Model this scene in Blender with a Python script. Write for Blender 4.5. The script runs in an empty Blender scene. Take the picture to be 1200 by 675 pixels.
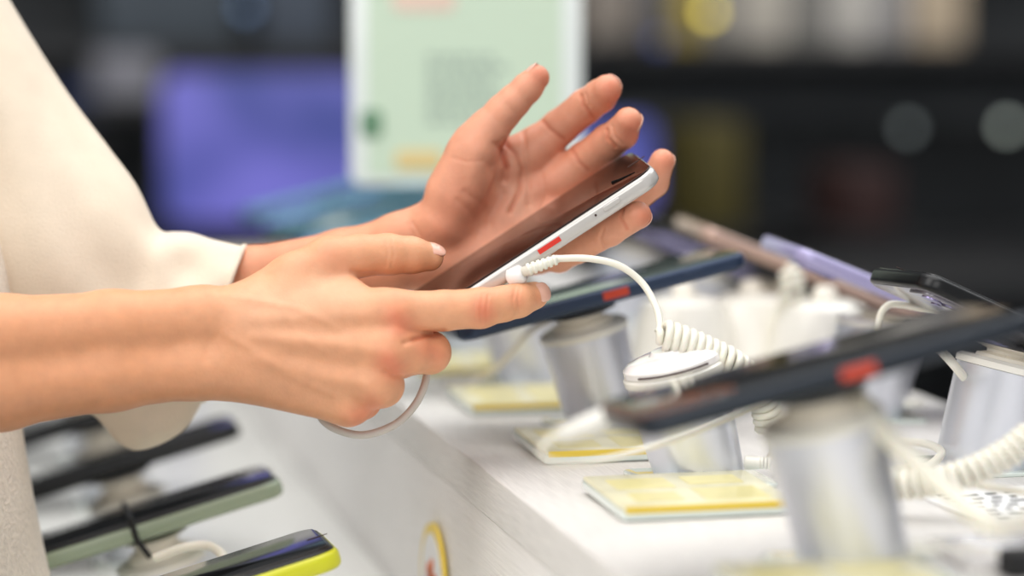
import bpy, math, random
import numpy as np
from mathutils import Vector, Matrix
random.seed(4); rng = np.random.default_rng(7)
COL = bpy.context.scene.collection
PI = math.pi
# ------------------------------------------------------------------ camera frame
FOC = 85/36*1200.0
PITCH = math.radians(5.6); YAW = math.radians(13.1)
CTOP = 0.90                       # counter top height
CAM = Vector((0, 0, CTOP+0.202))
FW = Vector((math.sin(YAW)*math.cos(PITCH), math.cos(YAW)*math.cos(PITCH), -math.sin(PITCH)))
RT = Vector((math.cos(YAW), -math.sin(YAW), 0))
UP = RT.cross(FW)
def P(px, py, d):
    return CAM + FW*d + RT*((px-600)/FOC*d) - UP*((py-337.5)/FOC*d)
def PZ(px, py, z):
    v = FW + RT*((px-600)/FOC) - UP*((py-337.5)/FOC)
    t = (z-CAM.z)/v.z
    return CAM + v*t
# ------------------------------------------------------------------ materials
def srgb(r, g, b):
    f = lambda c: (c/255/12.92) if c/255 <= .04045 else ((c/255+.055)/1.055)**2.4
    return (f(r), f(g), f(b), 1)
def mat(name, col, rough=.5, metal=0, spec=.5, trans=0, ior=1.45, emis=None, estr=0, coat=0, sss=0, noise=None, bump=None, sheen=0, alpha=1):
    """noise=(scale, amount, stretch)   bump=(scale, strength, stretch)"""
    m = bpy.data.materials.new(name); m.use_nodes = True
    nt = m.node_tree; b = nt.nodes['Principled BSDF']; I = b.inputs
    I['Base Color'].default_value = col; I['Roughness'].default_value = rough; I['Metallic'].default_value = metal
    I['Specular IOR Level'].default_value = spec; I['Transmission Weight'].default_value = trans; I['IOR'].default_value = ior
    I['Coat Weight'].default_value = coat; I['Coat Roughness'].default_value = .05; I['Alpha'].default_value = alpha
    if sheen: I['Sheen Weight'].default_value = sheen
    if sss:
        I['Subsurface Weight'].default_value = sss; I['Subsurface Radius'].default_value = (1, .35, .2); I['Subsurface Scale'].default_value = .004
    if emis: I['Emission Color'].default_value = emis; I['Emission Strength'].default_value = estr
    tc = None
    def coords(st):
        nonlocal tc
        if tc is None: tc = nt.nodes.new('ShaderNodeTexCoord')
        mp = nt.nodes.new('ShaderNodeMapping'); mp.inputs['Scale'].default_value = st
        nt.links.new(tc.outputs['Object'], mp.inputs[0]); return mp.outputs[0]
    if noise:
        sc, am, st = noise
        n = nt.nodes.new('ShaderNodeTexNoise'); n.inputs['Scale'].default_value = sc; n.inputs['Detail'].default_value = 4
        nt.links.new(coords(st), n.inputs['Vector'])
        mr = nt.nodes.new('ShaderNodeMapRange'); mr.inputs[1].default_value = .3; mr.inputs[2].default_value = .7
        mr.inputs[3].default_value = 1-am; mr.inputs[4].default_value = 1+am*.5
        nt.links.new(n.outputs[0], mr.inputs[0])
        mx = nt.nodes.new('ShaderNodeMix'); mx.data_type = 'RGBA'; mx.blend_type = 'MULTIPLY'; mx.inputs[0].default_value = 1
        mx.inputs[6].default_value = col; nt.links.new(mr.outputs[0], mx.inputs[7]); nt.links.new(mx.outputs[2], I['Base Color'])
    if bump:
        sc, am, st = bump
        n = nt.nodes.new('ShaderNodeTexNoise'); n.inputs['Scale'].default_value = sc; n.inputs['Detail'].default_value = 3
        nt.links.new(coords(st), n.inputs['Vector'])
        bp = nt.nodes.new('ShaderNodeBump'); bp.inputs['Strength'].default_value = am; bp.inputs['Distance'].default_value = .001
        nt.links.new(n.outputs[0], bp.inputs['Height']); nt.links.new(bp.outputs[0], I['Normal'])
    return m
M = dict(
 wood=mat('white_wood', srgb(228,225,221), .42, noise=(60,.10,(14,.6,14)), bump=(90,.55,(14,.5,14))),
 panel=mat('white_panel_grain', srgb(244,241,238), .5, noise=(50,.09,(6,.5,24)), bump=(70,.6,(6,.4,24))),
 shelf=mat('white_shelf_laminate', srgb(236,236,232), .3, noise=(9,.06,(1,1,1))),
 silver=mat('silver_tube', srgb(226,228,236), .34, metal=.6, noise=(30,.05,(1,1,.2))),
 white=mat('white_plastic', srgb(240,237,228), .28, coat=.3),
 cream=mat('cream_plastic', srgb(244,238,226), .35),
 gloss=mat('glossy_clear_white', srgb(244,240,238), .08, coat=.8),
 slit=mat('dark_slit', srgb(60,40,34), .5),
 cable=mat('white_cable', srgb(238,234,220), .38, sss=.1),
 cableg=mat('grey_white_cable', srgb(205,198,190), .38),
 glass=mat('screen_glass', srgb(12,12,13), .10, spec=.5, coat=.4, noise=(160,.4,(1,1,1))),
 heldglass=mat('held_screen_glass', srgb(44,25,20), .07, spec=.5, coat=0, ior=1.30, noise=(220,.3,(1,1,1))),  # brown of the reflected palm is put into the base colour
 pearl=mat('pearl_white_frame', srgb(208,204,200), .25, metal=.3, coat=.4),
 red=mat('red_label', srgb(225,58,45), .4),
 redd=mat('red_orange_label', srgb(205,70,45), .45),
 graph=mat('graphite_frame', srgb(44,50,58), .3, metal=.5),
 black=mat('black_frame', srgb(18,19,21), .3, metal=.2),
 navy=mat('navy_frame', srgb(52,66,90), .3, metal=.4),
 teal=mat('teal_frame', srgb(96,140,156), .3, metal=.4),
 tealglass=mat('teal_lit_screen', srgb(110,150,165), .15, emis=srgb(90,140,160), estr=.7, coat=.5),
 blueglass=mat('blue_lit_screen', srgb(60,90,130), .15, emis=srgb(80,120,160), estr=.6, coat=.5),
 greenglass=mat('grey_green_screen', srgb(70,85,80), .12, emis=srgb(70,90,84), estr=.15, coat=.6),
 lilac=mat('lilac_back', srgb(178,172,214), .25, metal=.2, coat=.5),
 tan=mat('rose_beige_back', srgb(190,160,146), .25, metal=.3, coat=.4),
 grayb=mat('dark_grey_back', srgb(124,120,128), .2, metal=.4, coat=.6),
 lens=mat('camera_lens', srgb(14,12,22), .03, coat=1, spec=1),
 lensr=mat('lens_ring', srgb(150,140,180), .2, metal=.8),
 lime=mat('lime_case', srgb(196,196,26), .35, coat=.3),
 clearcase=mat('greenish_clear_case', srgb(150,164,140), .25, coat=.4),
 strap=mat('black_strap', srgb(26,27,28), .5),
 yellow=mat('yellow_edge', srgb(236,206,80), .4),
 tagcard=mat('pale_yellow_card', srgb(236,231,196), .35, noise=(55,.16,(1,1,1)), coat=.5),
 tagprint=mat('yellow_print', srgb(234,224,160), .4, coat=.5, noise=(80,.1,(1,1,1))),
 acrylic=mat('acrylic_plate', srgb(226,236,230), .08, spec=.6, coat=.8, noise=(20,.05,(1,1,1))),
 paper=mat('white_paper', srgb(240,240,240), .6),
 ink=mat('black_ink', srgb(26,26,28), .6),
 orange=mat('orange_print', srgb(222,120,70), .5),
 cloth=mat('cream_cotton', srgb(232,218,198), .85, noise=(60,.05,(1,1,1)), bump=(900,.35,(1,1,1)), sheen=.2),
 waffle=mat('cream_waffle_knit', srgb(238,228,214), .9, noise=(420,.12,(1,1,1)), bump=(420,1.0,(1,1,1)), sheen=.2),
 denim=mat('beige_trousers', srgb(206,196,178), .85, bump=(500,.3,(1,1,1))),
 shoe=mat('white_shoe', srgb(225,222,216), .6),
 nail=mat('nail', srgb(236,184,164), .2, coat=.4),
 floor=mat('dark_floor', srgb(46,47,50), .35, noise=(3,.2,(1,1,1))),
 wall=mat('charcoal_wall', srgb(44,47,50), .7, noise=(2,.3,(1,1,1))),
 wallp=mat('dark_slatwall', srgb(84,88,92), .6, noise=(3,.2,(1,1,1))),
 dark=mat('black_unit', srgb(32,33,35), .5),
 ceil=mat('ceiling_white', srgb(210,210,208), .8),
 signg=mat('pale_green_print', srgb(204,222,200), .5),
 signw=mat('sign_white_frame', srgb(232,238,236), .25, coat=.5),
 signp=mat('pink_print', srgb(232,206,190), .5),
 signd=mat('grey_print', srgb(160,176,164), .5),
 signt=mat('green_print', srgb(100,140,110), .5), peach=mat('peach_print', srgb(224,200,140), .5),
 pole=mat('grey_metal', srgb(150,152,156), .3, metal=.7),
)
def blue_screen():
    m = bpy.data.materials.new('blue_violet_screen'); m.use_nodes = True; nt = m.node_tree; b = nt.nodes['Principled BSDF']
    tc = nt.nodes.new('ShaderNodeTexCoord'); n = nt.nodes.new('ShaderNodeTexNoise'); n.inputs['Scale'].default_value = 4; n.inputs['Detail'].default_value = 2
    nt.links.new(tc.outputs['Object'], n.inputs['Vector'])
    cr = nt.nodes.new('ShaderNodeValToRGB'); e = cr.color_ramp.elements
    e[0].position = .36; e[0].color = srgb(52,66,148); e[1].position = .62; e[1].color = srgb(122,118,216)
    nt.links.new(n.outputs[0], cr.inputs[0]); nt.links.new(cr.outputs[0], b.inputs['Emission Color'])
    b.inputs['Emission Strength'].default_value = .85; b.inputs['Base Color'].default_value = (.01,.01,.02,1); b.inputs['Roughness'].default_value = .4
    return m
M['blue'] = blue_screen()
def skin_mat():
    m = bpy.data.materials.new('skin'); m.use_nodes = True; nt = m.node_tree; b = nt.nodes['Principled BSDF']; I = b.inputs
    at = nt.nodes.new('ShaderNodeAttribute'); at.attribute_name = 'tint'
    tc = nt.nodes.new('ShaderNodeTexCoord'); n = nt.nodes.new('ShaderNodeTexNoise'); n.inputs['Scale'].default_value = 120; n.inputs['Detail'].default_value = 5
    nt.links.new(tc.outputs['Object'], n.inputs['Vector'])
    mr = nt.nodes.new('ShaderNodeMapRange'); mr.inputs[1].default_value = .3; mr.inputs[2].default_value = .7; mr.inputs[3].default_value = .93; mr.inputs[4].default_value = 1.05
    nt.links.new(n.outputs[0], mr.inputs[0])
    mx = nt.nodes.new('ShaderNodeMix'); mx.data_type = 'RGBA'; mx.blend_type = 'MULTIPLY'; mx.inputs[0].default_value = 1
    nt.links.new(at.outputs['Color'], mx.inputs[6]); nt.links.new(mr.outputs[0], mx.inputs[7]); nt.links.new(mx.outputs[2], I['Base Color'])
    v = nt.nodes.new('ShaderNodeTexVoronoi'); v.inputs['Scale'].default_value = 900; nt.links.new(tc.outputs['Object'], v.inputs['Vector'])
    bp = nt.nodes.new('ShaderNodeBump'); bp.inputs['Strength'].default_value = .22; bp.inputs['Distance'].default_value = .0003
    nt.links.new(v.outputs[0], bp.inputs['Height']); nt.links.new(bp.outputs[0], I['Normal'])
    I['Roughness'].default_value = .46; I['Subsurface Weight'].default_value = .22; I['Subsurface Radius'].default_value = (1,.35,.2)
    I['Subsurface Scale'].default_value = .0045; I['Specular IOR Level'].default_value = .4
    return m
M['skin'] = skin_mat()
# ------------------------------------------------------------------ mesh helpers
def new_obj(name, V, F, m, parent=None, smooth=True, loc=None, sharp=None):
    me = bpy.data.meshes.new(name)
    me.from_pydata([tuple(v) for v in V], [], [tuple(f) for f in F]); me.update()
    if smooth: me.shade_smooth()
    if sharp: 
        try: me.set_sharp_from_angle(angle=math.radians(sharp))
        except Exception: pass
    if m: me.materials.append(m)
    o = bpy.data.objects.new(name, me); COL.objects.link(o)
    if parent is not None: o.parent = parent
    if loc is not None: o.location = loc
    return o
def tag(o, label=None, cat=None, group=None, kind=None):
    if label: o['label'] = label
    if cat: o['category'] = cat
    if group: o['group'] = group
    if kind: o['kind'] = kind
    return o
def thing(name, label, cat, loc, M3=None, group=None):
    o = bpy.data.objects.new(name, None); COL.objects.link(o); o.empty_display_size = .02
    mw = (M3.to_4x4() if M3 is not None else Matrix.Identity(4)); mw.translation = Vector(loc)
    o.matrix_world = mw
    return tag(o, label, cat, group)
class MB:
    def __init__(s): s.V = []; s.F = []
    def add(s, V, F):
        n = len(s.V); s.V += [tuple(v) for v in V]; s.F += [tuple(i+n for i in f) for f in F]; return s
    def box(s, a, b, bev=0):
        (x0,y0,z0),(x1,y1,z1) = a, b
        if bev:
            return s.rslab((x0+x1)/2, (y0+y1)/2, z0, z1, x1-x0, y1-y0, bev, bev*.6)
        V = [(x,y,z) for z in (z0,z1) for y in (y0,y1) for x in (x0,x1)]
        return s.add(V, [(0,2,3,1),(4,5,7,6),(0,1,5,4),(2,6,7,3),(0,4,6,2),(1,3,7,5)])
    def rslab(s, cx, cy, z0, z1, L, W, R, b, n=6, nb=4):
        """rounded rectangle slab with rounded top and bottom edges"""
        R = min(R, L/2-1e-5, W/2-1e-5); b = min(b, (z1-z0)/2-1e-6, R*.95)
        prof = []
        for i in range(nb+1):
            a = PI/2*i/nb; prof.append((z0+b-b*math.cos(a), -b+b*math.sin(a)))
        for i in range(nb+1):
            a = PI/2*i/nb; prof.append((z1-b+b*math.sin(a), -b+b*math.cos(a)))
        V = []; N = 4*(n+1)
        for z, ins in prof:
            for q,(sx,sy) in enumerate(((1,1),(-1,1),(-1,-1),(1,-1))):
                for i in range(n+1):
                    a = PI/2*q + PI/2*i/n; r = R+ins
                    V.append((cx+sx*(L/2-R)+r*math.cos(a), cy+sy*(W/2-R)+r*math.sin(a), z))
        F = []
        for k in range(len(prof)-1):
            for i in range(N):
                j = (i+1)%N; F.append((k*N+i, k*N+j, (k+1)*N+j, (k+1)*N+i))
        F.append(tuple(reversed(range(N)))); F.append(tuple((len(prof)-1)*N+i for i in range(N)))
        return s.add(V, F)
    def rings(s, rings, n=32, cap0=True, cap1=True):
        """rings: list of (centre, u, v) ellipse half vectors"""
        V = []
        for c,u,v in rings:
            c,u,v = Vector(c),Vector(u),Vector(v)
            for i in range(n):
                a = 2*PI*i/n; V.append(c+u*math.cos(a)+v*math.sin(a))
        F = [(k*n+i, k*n+(i+1)%n, (k+1)*n+(i+1)%n, (k+1)*n+i) for k in range(len(rings)-1) for i in range(n)]
        if cap0: F.append(tuple(reversed(range(n))))
        if cap1: F.append(tuple((len(rings)-1)*n+i for i in range(n)))
        return s.add(V, F)
    def cyl(s, a, b, r0, r1=None, n=20, bev=0):
        a,b = Vector(a),Vector(b); r1 = r0 if r1 is None else r1
        d = (b-a).normalized(); t = Vector((0,0,1)) if abs(d.z)<.9 else Vector((0,1,0))
        u = d.cross(t).normalized(); v = d.cross(u)
        R = [(a,r0),(b,r1)] if not bev else [(a,r0-bev),(a+d*bev,r0),(b-d*bev,r1),(b,r1-bev)]
        return s.rings([(p,u*r,v*r) for p,r in R], n)
    def tube(s, pts, r, n=10, closed=False):
        pts = [Vector(p) for p in pts]; k = len(pts)
        rr = r if hasattr(r,'__len__') else [r]*k
        d = (pts[1]-pts[0]).normalized(); u = d.orthogonal().normalized(); out = []
        for i in range(k):
            d = (pts[min(i+1,k-1)]-pts[max(i-1,0)]).normalized()
            u = (u-d*u.dot(d)).normalized(); v = d.cross(u); out.append((pts[i],u*rr[i],v*rr[i]))
        return s.rings(out, n)
    def sphere(s, c, rx, ry, rz, n=20, m=12, zmin=-1):
        V=[];F=[]
        a0 = math.asin(zmin)
        for j in range(m+1):
            a = a0+(PI/2-a0)*j/m
            for i in range(n):
                t=2*PI*i/n; V.append((c[0]+rx*math.cos(a)*math.cos(t), c[1]+ry*math.cos(a)*math.sin(t), c[2]+rz*math.sin(a)))
        for j in range(m):
            for i in range(n): F.append((j*n+i, j*n+(i+1)%n, (j+1)*n+(i+1)%n, (j+1)*n+i))
        F.append(tuple(reversed(range(n))))
        return s.add(V,F)
    def build(s, name, m, parent=None, smooth=True, loc=None, sharp=35):
        return new_obj(name, s.V, s.F, m, parent, smooth, loc, sharp if smooth else None)
def spline(pts, n=12):
    pts = [Vector(p) for p in pts]; P4 = [pts[0]*2-pts[1]]+pts+[pts[-1]*2-pts[-2]]; out=[]
    for i in range(1, len(P4)-2):
        a,b,c,d = P4[i-1:i+3]
        for k in range(n):
            t=k/n; out.append(.5*((2*b)+(c-a)*t+(2*a-5*b+4*c-d)*t*t+(3*b-a-3*c+d)*t**3))
    out.append(P4[-2]); return out
def coil_pts(path, R, pitch, per=14):
    path = [Vector(p) for p in path]; seg = [0]
    for a,b in zip(path, path[1:]): seg.append(seg[-1]+(b-a).length)
    L = seg[-1]; turns = L/pitch; N = int(turns*per); out=[]
    d = (path[1]-path[0]).normalized(); u = d.orthogonal().normalized(); j = 0
    for i in range(N+1):
        s_ = L*i/N
        while j < len(path)-2 and seg[j+1] < s_: j += 1
        t = (s_-seg[j])/max(seg[j+1]-seg[j],1e-9); p = path[j].lerp(path[j+1], t)
        d = (path[j+1]-path[j]).normalized(); u = (u-d*u.dot(d)).normalized(); v = d.cross(u)
        a = 2*PI*turns*i/N; e = min(1, i/per, (N-i)/per)
        out.append(p+(u*math.cos(a)+v*math.sin(a))*R*e)
    return out
def basis(x, y=None, z=None):
    """rotation with local x along x and z near z (or y near y)"""
    x = Vector(x).normalized()
    if z is not None:
        z = Vector(z); z = (z-x*z.dot(x)).normalized(); y = z.cross(x)
    else:
        y = Vector(y); y = (y-x*y.dot(x)).normalized(); z = x.cross(y)
    return Matrix((x,y,z)).transposed()

# ------------------------------------------------------------------ room
def struct(name, mb, m, smooth=False):
    o = mb.build(name, m, None, smooth); o['kind'] = 'structure'; return o
struct('floor', MB().box((-4,-2.5,-.05),(6,5.1,0)), M['floor'])
struct('wall_back', MB().box((-4,4.9,0),(6,5.1,3.6)), M['wall'])
struct('wall_right', MB().box((5.8,-2.5,0),(6,4.9,3.6)), M['wall'])
struct('trim_1', MB().box((-4,4.86,0),(6,4.9,.12)), M['dark'])
# ------------------------------------------------------------------ counter
XE = PZ(578,559,CTOP).x                   # left edge of the high tier
XR = PZ(1090,466,CTOP).x                  # far side edge
ZL = .79
XL = PZ(30,675,ZL+.0).x
YA, YB = .35, 2.45
ct = thing('display_counter', 'long white woodgrain two-tier display counter carrying the rows of phones', 'counter', ((XE+XR)/2, 1.6, 0))
c0 = ct.location
def C(mb, name, m, par=ct, **k): 
    mb.V = [(x-c0.x, y-c0.y, z) for x,y,z in mb.V]; return mb.build(name, m, par, **k)
C(MB().box((XE,YA,CTOP-.022),(XR,YB,CTOP), .0015), 'worktop', M['wood'])
C(MB().box((XE+.0008,YA+.002,.0),(XE+.02,YB-.002,CTOP-.0225)), 'front_panel', M['panel'], smooth=False)
C(MB().box((XR-.02,YA+.002,.0),(XR-.001,YB-.002,CTOP-.0225)), 'back_panel', M['panel'], smooth=False)
for y0_ in (YA+.002, YB-.02): C(MB().box((XE+.02,y0_,.0),(XR-.02,y0_+.018,CTOP-.0225)), 'end_panel', M['panel'], smooth=False)
C(MB().box((XL,YA,ZL-.02),(XE,YB,ZL), .0015), 'lower_shelf', M['shelf'])
C(MB().box((XL+.02,YA+.05,0),(XL+.04,YB-.05,ZL-.0205)), 'kick_panel', M['panel'], smooth=False)

# ------------------------------------------------------------------ phones
def phone(label, loc, R3, L=.158, W=.073, T=.0085, frame='graph', glass='glass', back='graph', cr=.010, group=None, button=True, redtag=None, lens=True, case=None, name='smartphone', rim=.0022):
    t = thing(name, label, 'phone', loc, R3, group)
    f = MB().rslab(0,0,-T/2,T/2-.0006,L,W,cr,.0024).build('frame', M[frame], t)
    MB().rslab(0,0,T/2-.0009,T/2,L-2*rim,W-2*rim,cr-rim*.7,.0004).build('screen', M[glass], t)
    MB().rslab(0,0,-T/2-.0003,-T/2+.001,L-.004,W-.004,cr-.002,.0003).build('back_cover', M[back], t)
    if button:
        MB().rslab(0,0,0,.0006,.011,.0026,.0012,.0003).build('side_button', M[frame], t).matrix_local = Matrix.Translation((L*.30,-W/2-.0001,0)) @ Matrix.Rotation(PI/2,4,'X')
    MB().rslab(0,0,0,.0003,.010,.0011,.0005,.0001).build('earpiece', M['slit'], t, loc=(L/2-.0038,0,T/2-.0001))
    if lens:
        cb = MB().rslab(L/2-.016,W/2-.016,-T/2-.0018,-T/2,.024,.024,.006,.0006).build('camera_bump', M[back], t)
        for (a,b) in ((-.005,-.005),(.005,.005),(-.005,.005)):
            MB().cyl((L/2-.016+a,W/2-.016+b,-T/2-.0017),(L/2-.016+a,W/2-.016+b,-T/2-.0024),.0050,n=18).build('lens_ring', M['lensr'], cb)
        MB().cyl((L/2-.016+a,W/2-.016+b,-T/2-.0018),(L/2-.016+a,W/2-.016+b,-T/2-.0028),.0040,n=18).build('camera_lens', M['lens'], cb)
    if redtag is not None:
        x0, x1 = redtag
        MB().box((x0,-W/2-.0005,-(.0012 if frame=='pearl' else .0022)),(x1,-W/2+.0003,(.0012 if frame=='pearl' else .0022))).build('red_marker', M['redd' if frame!='pearl' else 'red'], t)
    if case:
        MB().rslab(0,0,-T/2-.0028,T/2-.0022,L+.003,W+.003,cr+.001,.0028).build('phone_case', M[case], t)
    return t
def stand(label, x, y, z0, lean=-1, h=.050, head=True, name='display_stand', group=None, tall=.078, rb=.0215, rt=.0235, coilplug=True):
    t = thing(name, label, 'phone stand', (x,y,z0), None, group)
    a = math.radians(14)*lean; ax = Vector((math.sin(a),0,math.cos(a)))
    top = ax*h/math.cos(a)
    u0,v0 = Vector((1,0,0)),Vector((0,1,0)); ux = Vector((math.cos(a),0,-math.sin(a)))
    MB().rslab(0,0,0,.002,.062,.056,.006,.0006).build('base_plate', M['acrylic'], t)
    b = [(Vector((0,0,.002)),u0*rb,v0*rb)]
    for k in range(1,7):
        s = k/6; r = rb+(rt-rb)*s; c = Vector((0,0,.002)).lerp(top,s); uu = u0.lerp(ux,min(1,s*2)).normalized(); b.append((c,uu*r,v0*r))
    MB().rings(b, 40).build('tube', M['silver'], t)
    cb = top+ax*.0002
    MB().rings([(cb,ux*(rt+.0007),v0*(rt+.0007)),(cb+ax*.003,ux*(rt+.0009),v0*(rt+.0009)),(cb+ax*.0045,ux*(rt-.001),v0*(rt-.001))],40).build('collar', M['white'], t)
    if head:
        c1 = cb+ax*.0045; L = (tall-.0075)/math.cos(a)-h/math.cos(a)-.0045
        MB().rings([(c1,ux*.017,v0*.017),(c1+ax*L*.25,ux*.0165,v0*.0165),(c1+ax*L*.45,ux*.012,v0*.012),(c1+ax*L*.7,ux*.012,v0*.013),(c1+ax*L,ux*.02,v0*.024)],32).build('swivel_head', M['cream'], t)
    else:
        c1 = cb+ax*.0045
        d = MB().rings([(c1,ux*.0235,v0*.0235),(c1+ax*.003,ux*.0235,v0*.0235),(c1+ax*.0055,ux*.0205,v0*.0205),(c1+ax*.007,ux*.015,v0*.015),(c1+ax*.0073,ux*.010,v0*.010),(c1+ax*.009,ux*.0085,v0*.0085),(c1+ax*.0094,ux*.005,v0*.005)],40).build('docking_cap', M['gloss'], t)
        s_ = []
        for q in range(9):
            an = math.radians(-150+q*11); s_.append(c1+ax*.0012+(ux*math.cos(an)+v0*math.sin(an))*.0237)
        MB().tube(s_, .0005, 6).build('seam', M['slit'], d)
    if coilplug:
        s0 = Vector((rb*.85,-rb*.55,.010))
        pl = MB().cyl(s0,s0+Vector((.007,-.004,0)),.0035,.0030,bev=.0006)
        for q in range(3): pl.cyl(s0+Vector((.007+.0014*q,-.004-.0008*q,0)),s0+Vector((.0078+.0014*q,-.0044-.0008*q,0)),.0029)
        pl.build('cable_socket', M['white'], t)
    return t
def tilt(a, roll=0, yaw=0):
    a = math.radians(a)
    return (Matrix.Rotation(math.radians(yaw),3,'Z') @ Matrix.Rotation(-a,3,'Y') @ Matrix.Rotation(math.radians(roll),3,'X'))
S2 = PZ(820,563,CTOP); XS = S2.x; YS = S2.y
SP = .165
ordn = ['nearest the camera','second','third','fourth','fifth','sixth','seventh','eighth','ninth']
def tubecable(name, label, pts, r, m='cable', n=12, group=None, k=12):
    o = MB().tube(spline(pts,k), r, n).build(name, M[m], None, sharp=None)
    o['label'] = label; o['category'] = 'cable'
    if group: o['group'] = group
    return o
up_frames = {0:('graph','glass'),2:('navy','greenglass'),3:('graph','glass'),4:('teal','tealglass'),5:('teal','tealglass'),6:('teal','tealglass'),7:('teal','tealglass')}
up_lab = {0:'blurred dark graphite smartphone nearest the camera, tilted over its silver stand with red side marker',
 2:'smartphone with navy frame on the stand just behind the held phone, red side marker',
 3:'graphite smartphone on the fourth stand, mostly hidden behind the left hand',
 4:'blurred teal smartphone on the fifth stand of the left row, behind the wrist',
 5:'blurred teal smartphone on the sixth stand of the left row',
 6:'blurred teal smartphone on the seventh stand of the left row',
 7:'faint teal smartphone on the farthest stand of the left row'}
st_lab = {0:'large blurred silver cylinder stand nearest the camera, under the graphite phone',
 1:'empty silver cylinder stand with glossy white docking cap, second from the camera',
 2:'silver cylinder stand third in the left row, under the navy framed phone',
 3:'silver cylinder stand fourth in the left row, seen just right of the bent finger',
 4:'blurred silver stand fifth in the left row, behind the hands',
 5:'blurred silver stand sixth in the left row', 6:'blurred silver stand seventh in the left row', 7:'faint silver stand farthest in the left row'}
for k in range(8):
    x, y = XS, YS+(k-1)*SP
    if k == 0: y = PZ(985,668,CTOP).y
    stand(st_lab[k], x, y, CTOP, head=(k!=1), h=(.051 if k==2 else .057 if k==0 else .050), tall=(.071 if k==2 else .078), group='silver stands in the row by the counter edge')
    if k == 1: continue
    fr, gl = up_frames[k]
    R3 = tilt(13.2, -3.5)
    c = Vector((x-.020,y,CTOP+.080))
    if k == 0: c = Vector((x-.0185,y,CTOP+.080))
    if k == 2: c += Vector((.010,0,-.007))
    phone(up_lab[k], c, R3, L=.16, frame=fr, glass=gl, back=fr, redtag=((-.002,.012) if k in (0,2) else None), group='smartphones on the left row of stands')
# price tags
tg_lab = ['yellow price plate nearest the camera, at the bottom edge of the photo','pale yellow price plate in front of the empty stand','pale yellow price plate in front of the third stand','pale yellow price plate in front of the fourth stand','blurred yellow price plate at the fifth stand','blurred yellow price plate at the sixth stand']
def price_tag(x0, y0, lab, w=.078, d=.070, z0=CTOP):
    t = thing('price_plate', lab, 'price tag', (x0,y0,z0), tilt(0,1.5), 'yellow price plates along the counter edge')
    MB().rslab(w/2,d/2,.0006,.0045,w+.001,d+.001,.002,.0006).build('acrylic_block', M['acrylic'], t)
    cd = MB().rslab(w/2,d/2,.0046,.0062,w,d,.002,.0003).build('card', M['tagcard'], t)
    MB().box((.001,-.0006,.0036),(w-.001,.0012,.0065)).build('yellow_strip', M['yellow'], t, smooth=False)
    for a,b,c_,e in ((.10,.55,.45,.85),(.52,.12,.9,.5),(.12,.15,.40,.42),(.55,.62,.88,.86)):
        MB().box((w*a,d*b,.0062),(w*c_,d*e,.0064)).build('printed_block', M['tagprint'], cd, smooth=False)
tp = PZ(731,615,CTOP-.001); 
price_tag(tp.x, tp.y, tg_lab[1])
for k in (0,2,3,4,5):
    tq = PZ(640,545,CTOP)
    price_tag(tp.x if k!=2 else tq.x, (tq.y if k==2 else tp.y+(k-1)*(SP-.01)-(.04 if k==0 else 0)), tg_lab[k])
# flat acrylic sheets lying beside the tags
for i,(x,y) in enumerate(((700,556),(870,640))):
    pass
# right hand row of the island, phones facing the other side
B = PZ(1152,548,CTOP); XB, YBk = B.x, B.y
rl = ['silver stand at the right edge of the photo, leaning right under the dark phone','blurred silver stand behind, under the lilac phone','blurred silver stand under the beige phone on the far side','blurred silver stand farther along the far side, behind the hands','faint silver stand farthest along the far side']
pl = [('dark grey smartphone seen from behind at the right edge, camera lenses showing','black','grayb','grayb'),('blurred lilac smartphone seen edge-on on the far side row','lilac','glass','lilac'),('blurred rose-beige smartphone on the far side row, right of the fingertips','tan','glass','tan'),('blurred black smartphone on the far side row behind the held phone','black','glass','black'),('faint lilac smartphone farthest on the far side row','lilac','glass','lilac')]
angs = [24,22,22,22,22]
for k in range(5):
    y = YBk+k*SP
    stand(rl[k], XB, y, CTOP, lean=1, h=.047, tall=.065, rb=.0235, rt=.025, group='silver stands on the far side of the counter')
    lb, fr, bk, bb = pl[k]
    R3 = Matrix.Rotation(PI,3,'Z') @ tilt(angs[k], 3 if k==0 else -2)
    rp = phone(lb, Vector((XB+.024,y,CTOP+.067-.004*(k==0))), R3, L=.156, frame=fr, back=bb, group='smartphones on the far side row of stands')
# grey clamp gripping the dark phone
cp = Vector((XB+.040,YBk-.026,CTOP+.067+.010))
t = thing('security_clamp', 'small grey clamp with tiny lenses at the right edge above the dark phone', 'clamp', cp, tilt(-20,-6))
MB().rslab(0,0,-.005,.004,.028,.03,.003,.0015).build('housing', M['grayb'], t)
for q in range(3): MB().cyl((-.002+q*.006,-.0152,-.002),(-.002+q*.006,-.016,-.002),.0016,n=14).build('lens', M['lensr'], t)
MB().box((-.012,-.012,-.016),(-.008,.012,-.005)).build('jaw', M['grayb'], t)
# cables of the right side
tubecable('charging_cable','thick blurred white cable slanting down from the nearest stand to the counter',
  [P(1000,462,.95),P(1018,482,.93),P(1050,520,.92),P(1110,575,.905),P(1150,606,.895),P(1172,618,.90),P(1210,606,.93)], .0042)
w = MB().tube(coil_pts(spline([P(1036,568,1.05),P(1075,567,1.045),P(1130,556,1.04),P(1175,535,1.04),P(1215,505,1.04)]), .0050,.0042), .0021, 8).build('coiled_cable', M['cable'], sharp=None)
tag(w, 'white coiled cable lying on the counter at the right edge','cable')
tubecable('charging_cable','thin white cable from the right stand lying behind the coiled cable',
  [P(1040,552,1.10),P(1075,548,1.12),P(1090,545,1.13),P(1103,530,1.15),P(1085,520,1.2),P(1050,518,1.25)], .0021)
tubecable('charging_cable','thin cream cable resting below the coiled cable at the right edge',
  [P(1130,565,1.06),P(1165,572,1.05),P(1210,578,1.04)], .0018)
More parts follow.
